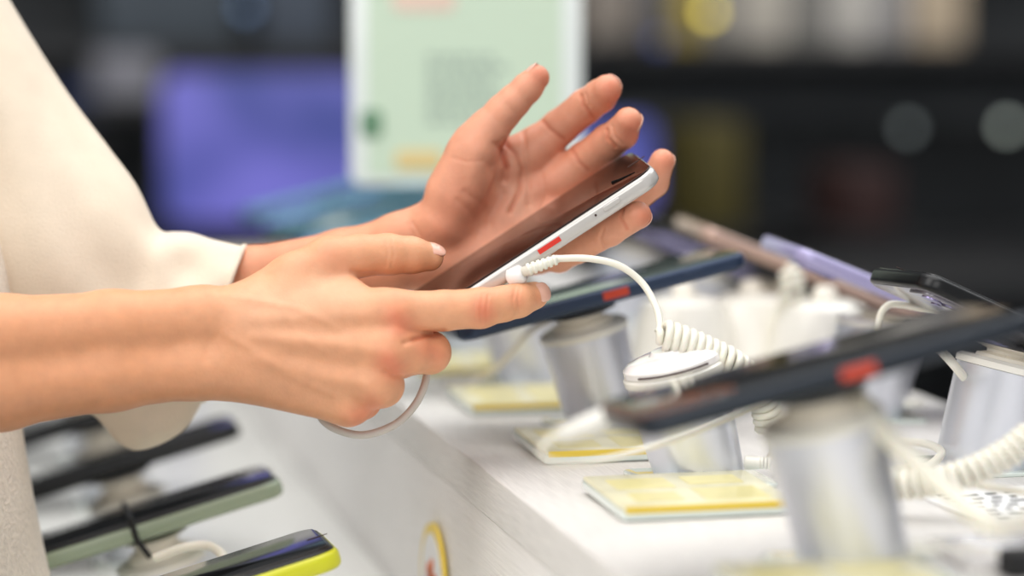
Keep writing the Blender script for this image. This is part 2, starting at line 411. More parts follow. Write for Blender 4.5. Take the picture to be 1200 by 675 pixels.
tubecable('charging_cable','white cable hanging under the dark phone at the right edge',
  [P(1070,392,1.10),P(1098,408,1.12),P(1120,430,1.15),P(1150,470,1.2),P(1165,500,1.22)], .0022)
tubecable('charging_cable','small white cable loop rising behind the near dark phone',
  [P(1030,420,1.2),P(1030,378,1.2),P(1038,360,1.2),P(1056,357,1.2),P(1110,368,1.2)], .0018)
w = MB().tube(coil_pts([P(926,312,1.42),P(929,340,1.42),P(922,375,1.43),P(918,402,1.45)], .0055,.0042), .0022, 8).build('coiled_cable', M['cable'], sharp=None)
tag(w,'blurred white coiled cable hanging upright between the two phone rows','cable')
# white pods between the rows
for (px,py,d,lab) in ((800,455,1.42,'blurred white round pod between the rows, left of the upright coil'),(880,450,1.35,'blurred white round pod behind the near phone, under the upright coil'),(965,462,1.28,'blurred white round pod behind the nearest stand')):
    q = PZ(px,py,CTOP)
    t = thing('security_pod', lab, 'pod', (q.x,q.y,CTOP), None, 'white pods between the phone rows')
    MB().rings([(Vector((0,0,h)),Vector((r,0,0)),Vector((0,r,0))) for h,r in ((0,.034),(.004,.035),(.02,.032),(.042,.028),(.052,.024),(.056,.016))],32).build('shell', M['white'], t)
    MB().cyl((0,0,.056),(0,0,.064),.008,.006,bev=.001).build('plug', M['cream'], t)
# papers at lower right
q = PZ(1190,592,CTOP)
t = thing('price_sheet','white printed sheet with rows of black marks at the right edge','paper',(q.x,q.y,CTOP+.0004))
MB().box((-.035,-.04,0),(.05,.04,.0006)).build('sheet', M['paper'], t, smooth=False)
for r_ in range(7):
    x = -.028
    while x < .04:
        l = random.choice((.003,.005,.008)); 
        MB().box((x,-.030+r_*.0085,.0006),(x+l,-.0265+r_*.0085,.0008)).build('printed_mark', M['ink'], t, smooth=False); x += l+.004
q = PZ(1190,652,CTOP)
t = thing('clear_cover','glossy clear cover with black corner lying at the lower right corner','cover',(q.x,q.y,CTOP+.0002))
MB().rslab(0,0,0,.004,.06,.05,.003,.001).build('sheet', M['gloss'], t)
MB().rslab(.004,-.034,0,.010,.05,.014,.003,.001).build('corner_block', M['ink'], t)
# ------------------------------------------------------------------ lower tier phones
lf = [('lime','smartphone in lime yellow case at the bottom edge of the lower shelf'),('clearcase','dark smartphone with pale green case and black strap on the lower shelf'),('black','blurred black smartphone on the lower shelf, behind the strapped one'),('black','blurred black smartphone on the lower shelf, under the shirt cuff'),('black','blurred black smartphone farther along the lower shelf, behind the arm'),('graph','faint graphite smartphone farthest on the lower shelf')]
ends = [(398,655),(330,572),(284,508)]
zr = .872; e1 = [PZ(a,b,zr) for a,b in ends]
print('lower ends', e1)
xe = sum(e.x for e in e1)/3
for k,(cs,lb) in enumerate(lf):
    y = e1[k].y if k < 3 else e1[2].y+(k-2)*.19
    x = e1[k].x if k < 3 else xe
    a = 15.5; L = (.138,.144)[k] if k < 2 else .158
    c = Vector((x,y+.0,zr))+Vector((-math.cos(math.radians(a))*L/2,0,-math.sin(math.radians(a))*L/2)); 
    p = phone(lb, c+Vector((0,.0365,0)), tilt(a,-4.2), L=L, frame='black', back='black', case=(cs if cs in('lime','clearcase') else None), group='smartphones on the lower shelf')
    if k == 1:
        s_ = MB()
        pts = []
        for (yy,zz) in ((-.0385,-.0068),(-.0385,.0052),(.0385,.0052),(.0385,-.0068),(-.0385,-.0068)): pts.append((yy,zz))
        for (a0,b0),(a1,b1) in zip(pts,pts[1:]):
            s_.cyl((-.008,a0,b0),(-.008,a1,b1),.0016,n=8)
        s_.cyl((-.008,-.039,-.005),(-.004,-.042,-.016),.0016,n=8)
        s_.build('strap', M['strap'], p)
    st = stand('%s on the lower shelf' % ('short silver stand under the lime cased phone','short silver stand under the strapped phone','short silver stand under the third phone','short silver stand under the phone by the cuff','short silver stand under the fifth phone','short silver stand under the farthest phone')[k], c.x+.018, c.y+.0365, ZL, h=.036, tall=.061, group='short silver stands on the lower shelf')
q = PZ(285,655,ZL)
tubecable('charging_cable','cream cable lying on the lower shelf between two phones',[P(180,655,1.22),P(215,642,1.22),P(245,640,1.22),P(262,655,1.2),P(240,672,1.18),P(215,690,1.15)], .0024)
# round sticker on the front panel
q = None
v = FW + RT*((512-600)/FOC) - UP*((672-337.5)/FOC); tt = (XE-CAM.x)/v.x; q = CAM+v*tt
t = thing('round_sticker','round yellow rimmed sticker with orange print on the counter front','sticker',(XE-.0006,q.y,q.z-.006), Matrix.Rotation(-PI/2,3,'Y') @ Matrix.Rotation(0,3,'Z'))
print('sticker', q)
rs = .033
MB().cyl((0,0,0),(0,0,.002),rs,n=48).build('rim', M['yellow'], t)
MB().cyl((0,0,.002),(0,0,.0024),rs*.84,n=48).build('disc', M['paper'], t)
fg = MB()
for (a,b,r_) in ((0,0,.009),(.006,.008,.005),(-.008,.006,.006),(.002,-.010,.006),(.011,-.002,.004)): fg.cyl((a,b,.0024),(a,b,.0027),r_,n=16)
fg.build('printed_blot', M['orange'], t)

# ------------------------------------------------------------------ hand frame : units of 1 photo pixel at the focus distance
D0 = 1.15; S = D0/FOC
def J(x,y,z,r=None):
    k = 1+z*S/D0
    p = np.array([(x-600)*k, (y-337.5)*k, z])
    return p if r is None else (p, r*k)
def Wd(p):
    return CAM + FW*(D0+p[2]*S) + RT*(p[0]*S) - UP*(p[1]*S)
def Wv(v): return FW*v[2]+RT*v[0]-UP*v[1]

# ------------------------------------------------------------------ held phone
Lh = np.array([.84,-.547,0]); Lh /= np.linalg.norm(Lh)
Wh = np.array([.118,.176,-.977]); Wh -= Lh*Wh.dot(Lh); Wh /= np.linalg.norm(Wh)
Nh = np.cross(Lh, Wh); 
if Nh[1] > 0: Nh = -Nh
LEN, WID, TH = 348, 166, 21
A = J(767,195,-5)
cen = A - Lh*LEN/2 - Wh*WID/2 - Nh*TH/2
xw = Wv(Lh); yw = -Wv(Wh); zw = Wv(Nh)
if xw.cross(yw).dot(zw) < 0: print('HANDED?')
R3 = Matrix((xw,yw,zw)).transposed()
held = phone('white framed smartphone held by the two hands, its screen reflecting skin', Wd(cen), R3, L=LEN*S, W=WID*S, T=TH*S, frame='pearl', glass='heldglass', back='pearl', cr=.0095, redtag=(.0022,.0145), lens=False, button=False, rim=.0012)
L_, W_, T_ = LEN*S, WID*S, TH*S
MB().rslab(0,0,0,.0007,.0095,.0024,.0011,.0003).build('side_button', M['pearl'], held).matrix_local = Matrix.Translation((L_*.31,-W_/2-.0001,.0002)) @ Matrix.Rotation(PI/2,4,'X')
MB().cyl((L_*.245,-W_/2-.0003,0),(L_*.245,-W_/2+.0005,0),.0006,n=10).build('microphone_hole', M['slit'], held)
sl = MB(); sl.tube([(L_*.36,-W_*.18,T_/2+.0001),(L_*.385,-W_*.23,T_/2+.0001),(L_*.44,-W_*.30,T_/2+.0001)],[.0009,.0006,.0002],8)
sl.build('earpiece_reflection', mat('reflection_black', (.004,.004,.004,1), .6, spec=.1), held)  # earpiece reflection laid on the glass as a dark droplet
MB().rslab(-.004,-W_/2+.012,-T_/2-.004,-T_/2,.022,.018,.004,.001).build('sensor_patch', M['gloss'], held)
# plug + cable of the held phone
def PJ(x,y,z): return Wd(J(x,y,z))
cab = thing('tether_cable','white curly security cable running from the held phone down to the counter','cable',PJ(606,324,-8), None)
o0 = cab.location
def CB(mb,name,m): 
    mb.V=[(x-o0.x,y-o0.y,z-o0.z) for x,y,z in mb.V]; return mb.build(name,m,cab,sharp=None)
CB(MB().cyl(PJ(596,327,-2),PJ(614,320,-10),.0045,.0045,bev=.0012),'plug',M['gloss'])
sr = MB().cyl(PJ(612,319,-12),PJ(654,303,-16),.0024,.0020)
for q in range(6):
    f=q/6; a_=J(618+36*f,316.5-13*f,-12-4*f); b_=J(622+36*f,315-13*f,-12-4*f); sr.cyl(Wd(a_),Wd(b_),.0031-.0006*f,n=14,bev=.0003)
CB(sr,'strain_relief',M['cable'])
CB(MB().tube(spline([PJ(652,303,-16),PJ(690,303,-18),PJ(725,311,-18),PJ(752,331,-16),PJ(768,358,-28),PJ(773,378,-42),PJ(772,392,-50)]),.0017,12),'thin_lead',M['cable'])
cpth = spline([PJ(770,390,-52),PJ(800,400,-50),PJ(832,414,-46),PJ(862,430,-40),PJ(892,462,-20),PJ(905,510,0)])
CB(MB().tube(coil_pts(cpth,.0058,.0038,16),.0020,8),'coil',M['cable'])
CB(MB().tube(spline([PJ(905,510,0),PJ(903,535,0),PJ(884,545,-20)]),.0017,12),'tail_lead',M['cable'])
# loop under the right hand
tubecable('charging_cable','thin grey-white cable looping below the right hand and behind its bent fingers',
  [PJ(470,415,60),PJ(497,428,40),PJ(499,445,30),PJ(488,472,25),PJ(465,496,20),PJ(432,509,15),PJ(405,507,10),PJ(380,494,10),PJ(368,470,20)], .0019, 'cableg')
# cable of the nearest phone
pc = thing('charging_cable','blurred white cable plugged into the low end of the nearest phone','cable',P(712,490,.93))
o1 = pc.location
def CC(mb,name,m): 
    mb.V=[(x-o1.x,y-o1.y,z-o1.z) for x,y,z in mb.V]; return mb.build(name,m,pc,sharp=None)
CC(MB().cyl(P(722,486,.945),P(655,510,.95),.0048,.0034,bev=.0008),'plug',M['white'])
CC(MB().tube(spline([P(657,509,.95),P(640,518,.95),P(634,532,.96),P(655,543,.99),P(710,538,1.03),P(790,515,1.06),P(860,488,1.08),P(900,470,1.08)]),.0014,10),'lead',M['cable'])
tubecable('charging_cable','thin white cable arching from the empty stand behind the nearest phone',
  [P(776,444,1.13),P(765,458,1.12),P(748,472,1.10),P(730,482,1.08),P(712,500,1.06)], .0014)
tubecable('charging_cable','thin grey cable hanging in a curve beside the fourth stand',
  [P(645,374,1.3),P(622,388,1.32),P(600,412,1.36),P(572,438,1.4),P(545,447,1.42),P(520,450,1.44)], .0017,'cableg')

# ------------------------------------------------------------------ body : implicit surface
H = 1.7
class Field:
    def __init__(s, lo, hi, h=H):
        s.lo = np.array(lo,float); s.h = h; s.n = np.ceil((np.array(hi)-s.lo)/h).astype(int)+1
        s.ax = [ (s.lo[i]+np.arange(s.n[i])*h).astype(np.float32) for i in range(3)]
        s.F = np.full(tuple(s.n), 60, np.float32)
    def sub(s, a, b, pad):
        lo = np.maximum(np.floor((np.minimum(a,b)-pad-s.lo)/s.h).astype(int),0); hi = np.minimum(np.ceil((np.maximum(a,b)+pad-s.lo)/s.h).astype(int)+1, s.n)
        return tuple(slice(int(l),int(max(l,q))) for l,q in zip(lo,hi))
    def cap(s, A, B, k, F=None):
        F = s.F if F is None else F
        (a,ra),(b,rb) = A,B
        pad = max(ra,rb)+k+12
        sl = s.sub(a,b,pad)
        X = s.ax[0][sl[0]][:,None,None]; Y = s.ax[1][sl[1]][None,:,None]; Z = s.ax[2][sl[2]][None,None,:]
        if X.size*Y.size*Z.size == 0: return
        ab = b-a; L2 = float(ab.dot(ab))+1e-9
        t = np.clip(((X-a[0])*ab[0]+(Y-a[1])*ab[1]+(Z-a[2])*ab[2])/L2,0,1)
        ts = t
        d = np.sqrt((X-a[0]-t*ab[0])**2+(Y-a[1]-t*ab[1])**2+(Z-a[2]-t*ab[2])**2)-(ra+(rb-ra)*ts)
        c = F[sl]
        if k > 0:
            h = np.maximum(k-np.abs(c-d),0)/k; F[sl] = np.minimum(c,d)-h*h*k*.25
        else: F[sl] = np.minimum(c,d)
    def chain(s, js, k, F=None):
        for a,b in zip(js,js[1:]): s.cap(a,b,k,F)
def smin(a,b,k):
    h = np.maximum(k-np.abs(a-b),0)/k; return np.minimum(a,b)-h*h*k*.25
def nets(fd):
    F = fd.F; Sg = F < 0
    m = np.zeros(tuple(np.array(F.shape)-1), np.int8)
    for i in (0,1):
        for j in (0,1):
            for k in (0,1):
                m += Sg[i:F.shape[0]-1+i, j:F.shape[1]-1+j, k:F.shape[2]-1+k]
    act = (m>0)&(m<8); idx = np.argwhere(act); vid = np.full(act.shape,-1,np.int64); vid[act] = np.arange(len(idx))
    cn = [(i,j,k) for i in (0,1) for j in (0,1) for k in (0,1)]
    vals = {c:F[idx[:,0]+c[0],idx[:,1]+c[1],idx[:,2]+c[2]] for c in cn}
    acc = np.zeros((len(idx),3)); cnt = np.zeros(len(idx))
    for a in cn:
        for ax in range(3):
            if a[ax]==1: continue
            b = list(a); b[ax]=1; b=tuple(b); va,vb = vals[a],vals[b]; cr = (va<0)!=(vb<0)
            t = np.where(cr, va/np.where(cr,va-vb,1), 0)
            p = np.array(a,float)[None,:]+t[:,None]*(np.arange(3)==ax)[None,:]
            acc += p*cr[:,None]; cnt += cr
    V = (idx+acc/cnt[:,None])*fd.h+fd.lo
    faces = []
    for ax in range(3):
        u,v = (ax+1)%3,(ax+2)%3
        s0 = [slice(None)]*3; s1=[slice(None)]*3; s0[ax]=slice(0,-1); s1[ax]=slice(1,None)
        a = Sg[tuple(s0)]; b = Sg[tuple(s1)]
        for flip,cond in ((0,a&~b),(1,~a&b)):
            e = np.argwhere(cond); ok = (e[:,u]>0)&(e[:,v]>0)&(e[:,u]<F.shape[u]-1)&(e[:,v]<F.shape[v]-1); e = e[ok]
            def cell(du,dv):
                c = e.copy(); c[:,u]-=du; c[:,v]-=dv; return vid[c[:,0],c[:,1],c[:,2]]
            q = np.stack([cell(1,1),cell(0,1),cell(0,0),cell(1,0)],1)
            if flip: q = q[:,::-1]
            faces.append(q)
    return V, np.concatenate(faces)
def normals(V,Q):
    n = np.cross(V[Q[:,2]]-V[Q[:,0]], V[Q[:,3]]-V[Q[:,1]]); N = np.zeros_like(V)
    for i in range(4): np.add.at(N, Q[:,i], n)
    return N/(np.linalg.norm(N,axis=1)[:,None]+1e-9)
def relax(V,Q,it=2,lam=.5):
    for _ in range(it):
        A_ = np.zeros_like(V); c = np.zeros(len(V))
        for i in range(4):
            np.add.at(A_, Q[:,i], V[Q[:,(i+1)%4]]+V[Q[:,(i-1)%4]]); np.add.at(c, Q[:,i], 2)
        V = V*(1-lam)+lam*A_/np.maximum(c,1)[:,None]
    return V
def toscreen(V):
    k = 1+V[:,2]*S/D0
    return V[:,0]/k+600, V[:,1]/k+337.5
def pdist(x,y,pts):
    d = np.full(x.shape, 1e9)
    for (x0,y0),(x1,y1) in zip(pts,pts[1:]):
        dx,dy = x1-x0,y1-y0; t = np.clip(((x-x0)*dx+(y-y0)*dy)/(dx*dx+dy*dy+1e-9),0,1)
        d = np.minimum(d, np.hypot(x-x0-t*dx, y-y0-t*dy))
    return d
def sculpt(V,Q,lines,smooth_first=1):
    V = relax(V,Q,smooth_first); N = normals(V,Q); x,y = toscreen(V); front = np.clip(-N[:,2]*2,0,1)
    dsp = np.zeros(len(V))
    for pts,sig,amp in lines:
        d = pdist(x,y,pts); dsp += amp*np.exp(-(d/sig)**2)*front
    V = V+N*dsp[:,None]
    return V
SK = np.array([.68,.385,.245]); 
def lin(r,g,b): return np.array(srgb(r,g,b)[:3])

# ---- right (near) hand
F_r = Field(((-160-600)*.95,(255-337.5),-205),(60,180,105))
f = F_r
def seg(fld,a,b,k,F=None): fld.cap(J(*a),J(*b),k,F)
# forearm
for sgn in (-1,1):
    f.chain([J(-230,450+sgn*30,-160,50),J(0,425+sgn*29,-78,47),J(130,411+sgn*27,-58,40),J(238,401+sgn*29,-46,34)],16)
# wrist to palm
seg(f,(232,374,-44,33),(300,368,-42,31),16); seg(f,(232,430,-44,34),(300,430,-42,33),16)
# metacarpals
seg(f,(285,372,-46,29),(450,366,-48,25),14); seg(f,(285,395,-50,30),(455,408,-56,25),14)
seg(f,(280,420,-46,31),(442,446,-50,25),14); seg(f,(275,436,-38,31),(408,470,-34,26),14)
seg(f,(300,440,-10,28),(395,462,-8,25),14); seg(f,(300,380,-22,28),(400,372,-20,24),14)
# thenar, web
seg(f,(285,366,-30,31),(345,328,-22,29),14); seg(f,(345,328,-22,29),(388,306,-16,27),10); seg(f,(340,350,-34,26),(408,348,-34,22),16)
palm = f.F.copy(); base = np.full_like(palm,60)
def finger(fld,palm,js,kj,kp):
    G = np.full_like(palm,60)
    for a,b in zip(js,js[1:]): fld.cap(J(*a),J(*b),kj,G)
    return smin(palm,G,kp)
out = palm.copy()
FR = {
 'thumb':[(385,307,-17,28.5),(420,300,-8,25),(455,298,4,24),(482,299,14,21.5),(503,301,24,17)],
 'index':[(448,367,-46,27),(470,366,-42,25.5),(520,364,-34,23.5),(563,361,-28,23.5),(590,356,-16,20.5),(607,352,-6,20),(626,346.5,10,16.5)],
 'middle':[(453,410,-56,27),(480,412,-42,25),(503,413,-18,25),(495,416,20,21.5),(470,424,50,19),(450,430,66,16)],
 'ring':[(434,450,-50,27),(448,452,-30,25),(447,450,0,22),(432,446,38,19),(414,444,60,16)],
 'pinky':[(408,471,-34,26.5),(425,470,-8,21),(420,464,20,18),(402,456,46,15),(385,450,58,13)]}
for nme,js in FR.items():
    out = np.minimum(out, finger(f,palm,js,5,16 if nme!='thumb' else 12)) if nme in ('x',) else smin(out, finger(f,palm,js,5,16 if nme!='thumb' else 12), 3)
f.F = out
V,Q = nets(f)
lines = [ # ridges (+) and creases (-)
 ([(300,374),(360,372),(430,370)],9,1.8),([(300,395),(380,402),(440,412)],8,1.7),([(300,420),(370,440),(430,450)],8,1.6),
 ([(262,345),(300,352),(350,362),(395,384)],5,1.0),([(265,392),(300,412),(340,440),(390,462)],5.5,1.0),([(330,360),(348,390),(380,412)],4.5,.6),
 ([(330,385),(390,390),(420,385)],9,-1.8),([(340,415),(410,430)],8,-1.8),
 ([(462,372),(466,382)],12,2.6),([(458,420),(462,428)],11,2.6),([(440,462),(446,470)],9,2.0),([(408,486),(410,490)],9,1.5),
 ([(520,389),(500,392),(484,398),(474,402)],3.2,-3.0),([(476,441),(462,440),(450,436)],3,-2.2),
 ([(566,345),(563,364),(565,380)],1.8,-.8),([(572,346),(570,364),(571,378)],1.6,-.8),([(558,346),(556,362),(558,378)],1.6,-.6),
 ([(604,335),(601,352),(604,368)],1.8,-.7),([(609,336),(607,352),(609,366)],1.6,-.6),
 ([(413,318),(424,322),(440,322)],3,-2.0),([(452,280),(455,296),(452,312)],2,-.7),([(459,280),(462,296),(459,312)],2,-.6),
 ([(240,345),(246,380),(242,420)],5,-1.0),
]
V = sculpt(V,Q,lines)
x,y = toscreen(V)
colR = np.tile(lin(226,165,126),(len(V),1))
def tintc(col,x,y,pts,sig,c,a):
    w = (a*np.exp(-(pdist(x,y,pts)/sig)**2))[:,None]; return col*(1-w)+c*w
RD = lin(222,122,92); PK = lin(238,168,146); LT = lin(240,190,156)
# warm forearm, redder knuckles
colR = tintc(colR,x,y,[(0,430),(150,415)],110,lin(216,148,104),.55)
for pts,sg,a in (([(465,374),(470,380)],17,.7),([(455,424),(462,432)],16,.7),([(566,362),(567,366)],14,.75),([(420,490),(436,478)],16,.55),([(604,350),(606,352)],10,.35),([(500,408),(512,415)],16,.5),([(388,300),(395,310)],22,.25),([(636,350),(640,352)],10,.35)):
    colR = tintc(colR,x,y,pts,sg,RD,a)
colR = tintc(colR,x,y,[(300,360),(400,340)],30,LT,.4)
colR = tintc(colR,x,y,[(484,398),(520,389)],4,lin(170,82,52),.6)
VR,QR = V,Q
# ---- left (far) hand
f = Field(((120-600)*1.07,(55-337.5)*1.07,-25),((800-600)*1.08,(372-337.5)*1.08+30,262))
Z0 = 190
for a,b in (((60,392,235,44),(290,338,215,0)),):
    pass
f.chain([J(100,372,225,44),J(290,322,212,30),J(400,300,200,28),J(472,279,192,27)],14)
f.chain([J(100,400,225,44),J(290,352,212,32),J(400,330,200,30),J(474,308,190,28)],14)
seg(f,(468,280,192,28),(520,262,188,28),14); seg(f,(468,310,190,28),(520,300,190,28),14)
seg(f,(505,268,192,28),(630,175,198,22),14); seg(f,(505,284,194,28),(655,213,200,23),14)
seg(f,(505,298,192,28),(652,254,196,22),14); seg(f,(500,310,192,27),(628,296,188,21),14)
seg(f,(520,262,172,31),(552,200,160,27),14); seg(f,(530,225,165,30),(556,172,152,26),12)
seg(f,(505,310,192,28),(590,300,186,26),14); seg(f,(560,195,182,24),(618,176,190,19),14)
palm = f.F.copy(); out = palm.copy()
FL = {
 'thumb':[(552,180,156,27),(572,152,150,24),(590,131,145,20.5),(602,119,142,19),(618,103,138,17.5),(629,91,136,15)],
 'index':[(628,176,197,23),(655,150,190,21),(686,125,172,20.5),(703,113,150,19.5),(711,105,132,17.5)],
 'middle':[(655,213,198,24),(685,188,185,21.5),(713,167,160,21),(728,156,138,19.5),(736,142,122,16.5)],
 'ring':[(652,254,194,23),(700,246,180,19.5),(738,236,160,19),(766,214,140,17),(776,189,126,14.5)],
 'pinky':[(628,297,186,22),(655,300,140,19),(676,290,95,18.5),(715,271,52,17),(747,252,26,16.5)]}
for nme,js in FL.items():
    out = smin(out, finger(f,palm,js,5,18 if nme!='thumb' else 14), 2.5)
f.F = out
V,Q = nets(f)
lines = [
 ([(592,166),(586,172),(589,182),(594,196),(592,212)],3.6,-5.0),([(580,168),(590,176)],3,-2.6),
 ([(594,170),(604,180),(612,200),(608,225),(598,248)],3.2,-3.2),([(612,150),(618,190),(620,240)],3,-2.2),([(536,235),(552,250),(560,275)],4,-1.2),([(545,225),(565,240),(575,262)],4,-1.2),
 ([(634,140),(645,152),(660,163)],2.4,-1.6),([(634,200),(640,230),(632,250)],2.2,-.9),
 ([(681,112),(684,124),(695,137)],2.2,-2.2),([(686,110),(690,123),(700,133)],2,-1.2),([(711,152),(712,162),(721,172)],2.2,-2.2),([(717,148),(720,160),(729,168)],2,-1.2),
 ([(671,176),(678,190),(690,200)],2.2,-1.4),([(604,133),(598,128),(594,122)],1.8,-.7),
 ([(707,268),(703,280),(706,290)],2,-1.3),([(731,243),(727,255),(735,268)],2,-1.5),
 ([(560,182),(556,205),(562,232)],13,3.2),([(577,196),(588,228),(572,262)],7,-3.6),([(530,185),(548,190),(565,188)],2,-.5),
 ([(484,262),(494,280),(498,300)],2.4,-1.2),([(478,262),(487,282),(490,300)],2.2,-.8),
]
V = sculpt(V,Q,lines)
x,y = toscreen(V)
col = np.tile(lin(226,160,130),(len(V),1))
RP = lin(208,108,78)
for pts,sg,a in (([(715,105),(720,115)],16,.6),([(742,150),(742,158)],15,.65),([(632,85),(640,95)],14,.5),([(780,187),(782,190)],13,.4),([(755,252),(757,256)],14,.5),([(560,240),(530,275)],28,.30),([(650,180),(690,150)],20,.25),([(625,215),(650,230)],26,.28),([(592,176),(592,205)],8,.55)):
    col = tintc(col,x,y,pts,sg,RP,a)
col = tintc(col,x,y,[(600,190),(612,240)],18,lin(238,184,156),.45)
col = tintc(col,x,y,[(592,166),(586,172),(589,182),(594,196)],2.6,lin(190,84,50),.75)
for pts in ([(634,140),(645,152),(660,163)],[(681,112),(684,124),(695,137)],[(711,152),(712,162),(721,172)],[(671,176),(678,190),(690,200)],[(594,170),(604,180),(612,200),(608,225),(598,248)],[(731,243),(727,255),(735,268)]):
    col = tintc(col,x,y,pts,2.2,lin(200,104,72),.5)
col = tintc(col,x,y,[(280,330),(440,290)],60,lin(222,150,108),.5)
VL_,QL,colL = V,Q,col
# ---- hidden upper arms, chest (coarse) so the body is one figure
def jj(x,y,z,r): return (np.array([x,y,z],float),r)
f = Field((-1400,-950,-420),(-350,700,720),h=11)
f.chain([J(-110,436,-108,54),J(-270,455,-165,50),J(-350,150,-178,62),J(-380,-120,-140,62)],40)
f.chain([jj(-530,75,228,44),jj(-640,80,245,50),jj(-820,-140,320,60),jj(-900,-380,350,62)],40)
f.chain([J(-355,-150,-20,60),J(-355,-150,320,60)],60)
f.chain([J(-310,-90,90,115),J(-290,300,90,140),J(-290,540,90,140)],60)
f.chain([J(-310,-90,210,115),J(-290,300,210,140),J(-290,540,210,140)],60)
f.chain([J(-330,-150,150,62),J(-335,-430,150,60)],60)
V3,Q3 = nets(f); col3 = np.tile(lin(225,165,130),(len(V3),1))
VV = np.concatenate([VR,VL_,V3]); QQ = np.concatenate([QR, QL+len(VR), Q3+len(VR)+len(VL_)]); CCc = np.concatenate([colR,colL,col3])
Rm = np.array([list(RT),[-c for c in UP],list(FW)])   # local x,y,z -> world rows
root = Wd((-1090,600,60))
WV = (VV*S) @ Rm + np.array(CAM+FW*D0) - np.array(root)
me = bpy.data.meshes.new('person'); nv,nq = len(WV),len(QQ)
me.vertices.add(nv); me.vertices.foreach_set('co', WV.astype(np.float32).ravel())
me.loops.add(nq*4); me.loops.foreach_set('vertex_index', QQ.astype(np.int32).ravel())
me.polygons.add(nq); me.polygons.foreach_set('loop_start', np.arange(0,nq*4,4,dtype=np.int32)); me.polygons.foreach_set('loop_total', np.full(nq,4,np.int32))
me.update(calc_edges=True); me.validate(); me.shade_smooth()
ca = me.color_attributes.new('tint','FLOAT_COLOR','POINT'); ca.data.foreach_set('color', np.concatenate([CCc,np.ones((nv,1))],1).astype(np.float32).ravel())
me.materials.append(M['skin'])
person = bpy.data.objects.new('person', me); COL.objects.link(person); person.location = root
tag(person, 'person in a cream shirt at the left edge holding the tethered phone in both hands', 'person')
print('body verts', nv)
def child(name, mb, m, sharp=None):
    mb.V = [tuple(Vector(v)-Vector(root)) for v in mb.V]; return mb.build(name, m, person, sharp=sharp)
# nails
def nail(a, b, nrm, w=.62, l=1.15, lift=.5, off=.35, label=None):
    """a->b last finger bone (x,y,z,r); nrm dorsal direction in local frame"""
    pa,ra = J(*a); pb,rb = J(*b); d = pb-pa; d /= np.linalg.norm(d)
    n = np.array(nrm,float); n -= d*n.dot(d); n /= np.linalg.norm(n); s = np.cross(d,n)
    mb = MB(); nu,nvv = 12,14; R = rb+lift
    Vn=[]
    for j in range(nvv+1):
        v = -1+2*j/nvv
        for i in range(nu+1):
            u = -1+2*i/nu
            wid = w*(1-.06*(v<-.5)) ; 
            e = math.sqrt(max(0,1-abs(v)**3.2)) if abs(v)<1 else 0
            th = u*wid*1.25*max(e,.25)
            ax = pb+d*(v*l*rb*.62+off*rb)
            # follow the rounded tip a little
            drop = max(0,(v*l*.62+off))**2*.32*rb
            Vn.append(ax+(s*math.sin(th)+n*math.cos(th))*R-n*drop)
    top = [Wd(q) for q in Vn]; nn = Wv(n)*.00035
    bot = [q-nn*1.6 for q in top]; k = nu+1; Vall = top+bot; off_=len(top); Fn=[]
    for j in range(nvv):
        for i in range(nu):
            q=(j*k+i,j*k+i+1,(j+1)*k+i+1,(j+1)*k+i); Fn.append(q); Fn.append(tuple(t_+off_ for t_ in reversed(q)))
    brd = [j*k for j in range(nvv+1)]+[nvv*k+i for i in range(1,nu+1)]+[j*k+nu for j in range(nvv-1,-1,-1)]+[i for i in range(nu-1,0,-1)]
    for a_,b_ in zip(brd, brd[1:]+brd[:1]): Fn.append((a_,b_,b_+off_,a_+off_))
    mb.add(Vall,Fn); return child('fingernail', mb, M['nail'])
nail(FR['thumb'][-2],FR['thumb'][-1],(0,-.8,-.6),l=1.35,off=.15)
nail(FR['index'][-2],FR['index'][-1],(.45,-.25,-.85),off=.25)
nail(FR['middle'][-2],FR['middle'][-1],(.3,1,.2)); nail(FR['ring'][-2],FR['ring'][-1],(.2,1,.2)); nail(FR['pinky'][-2],FR['pinky'][-1],(.1,1,.2))
nail(FL['thumb'][-2],FL['thumb'][-1],(-.85,-.5,.15),off=.1,l=1.2)
nail(FL['index'][-2],FL['index'][-1],(.5,-.5,.8),off=.0,l=1.0); nail(FL['middle'][-2],FL['middle'][-1],(.9,-.1,-.1),off=.0,l=1.0)
nail(FL['ring'][-2],FL['ring'][-1],(.7,.3,.8),off=.0,l=1.0); nail(FL['pinky'][-2],FL['pinky'][-1],(.6,.5,.8),off=.0,l=1.0)
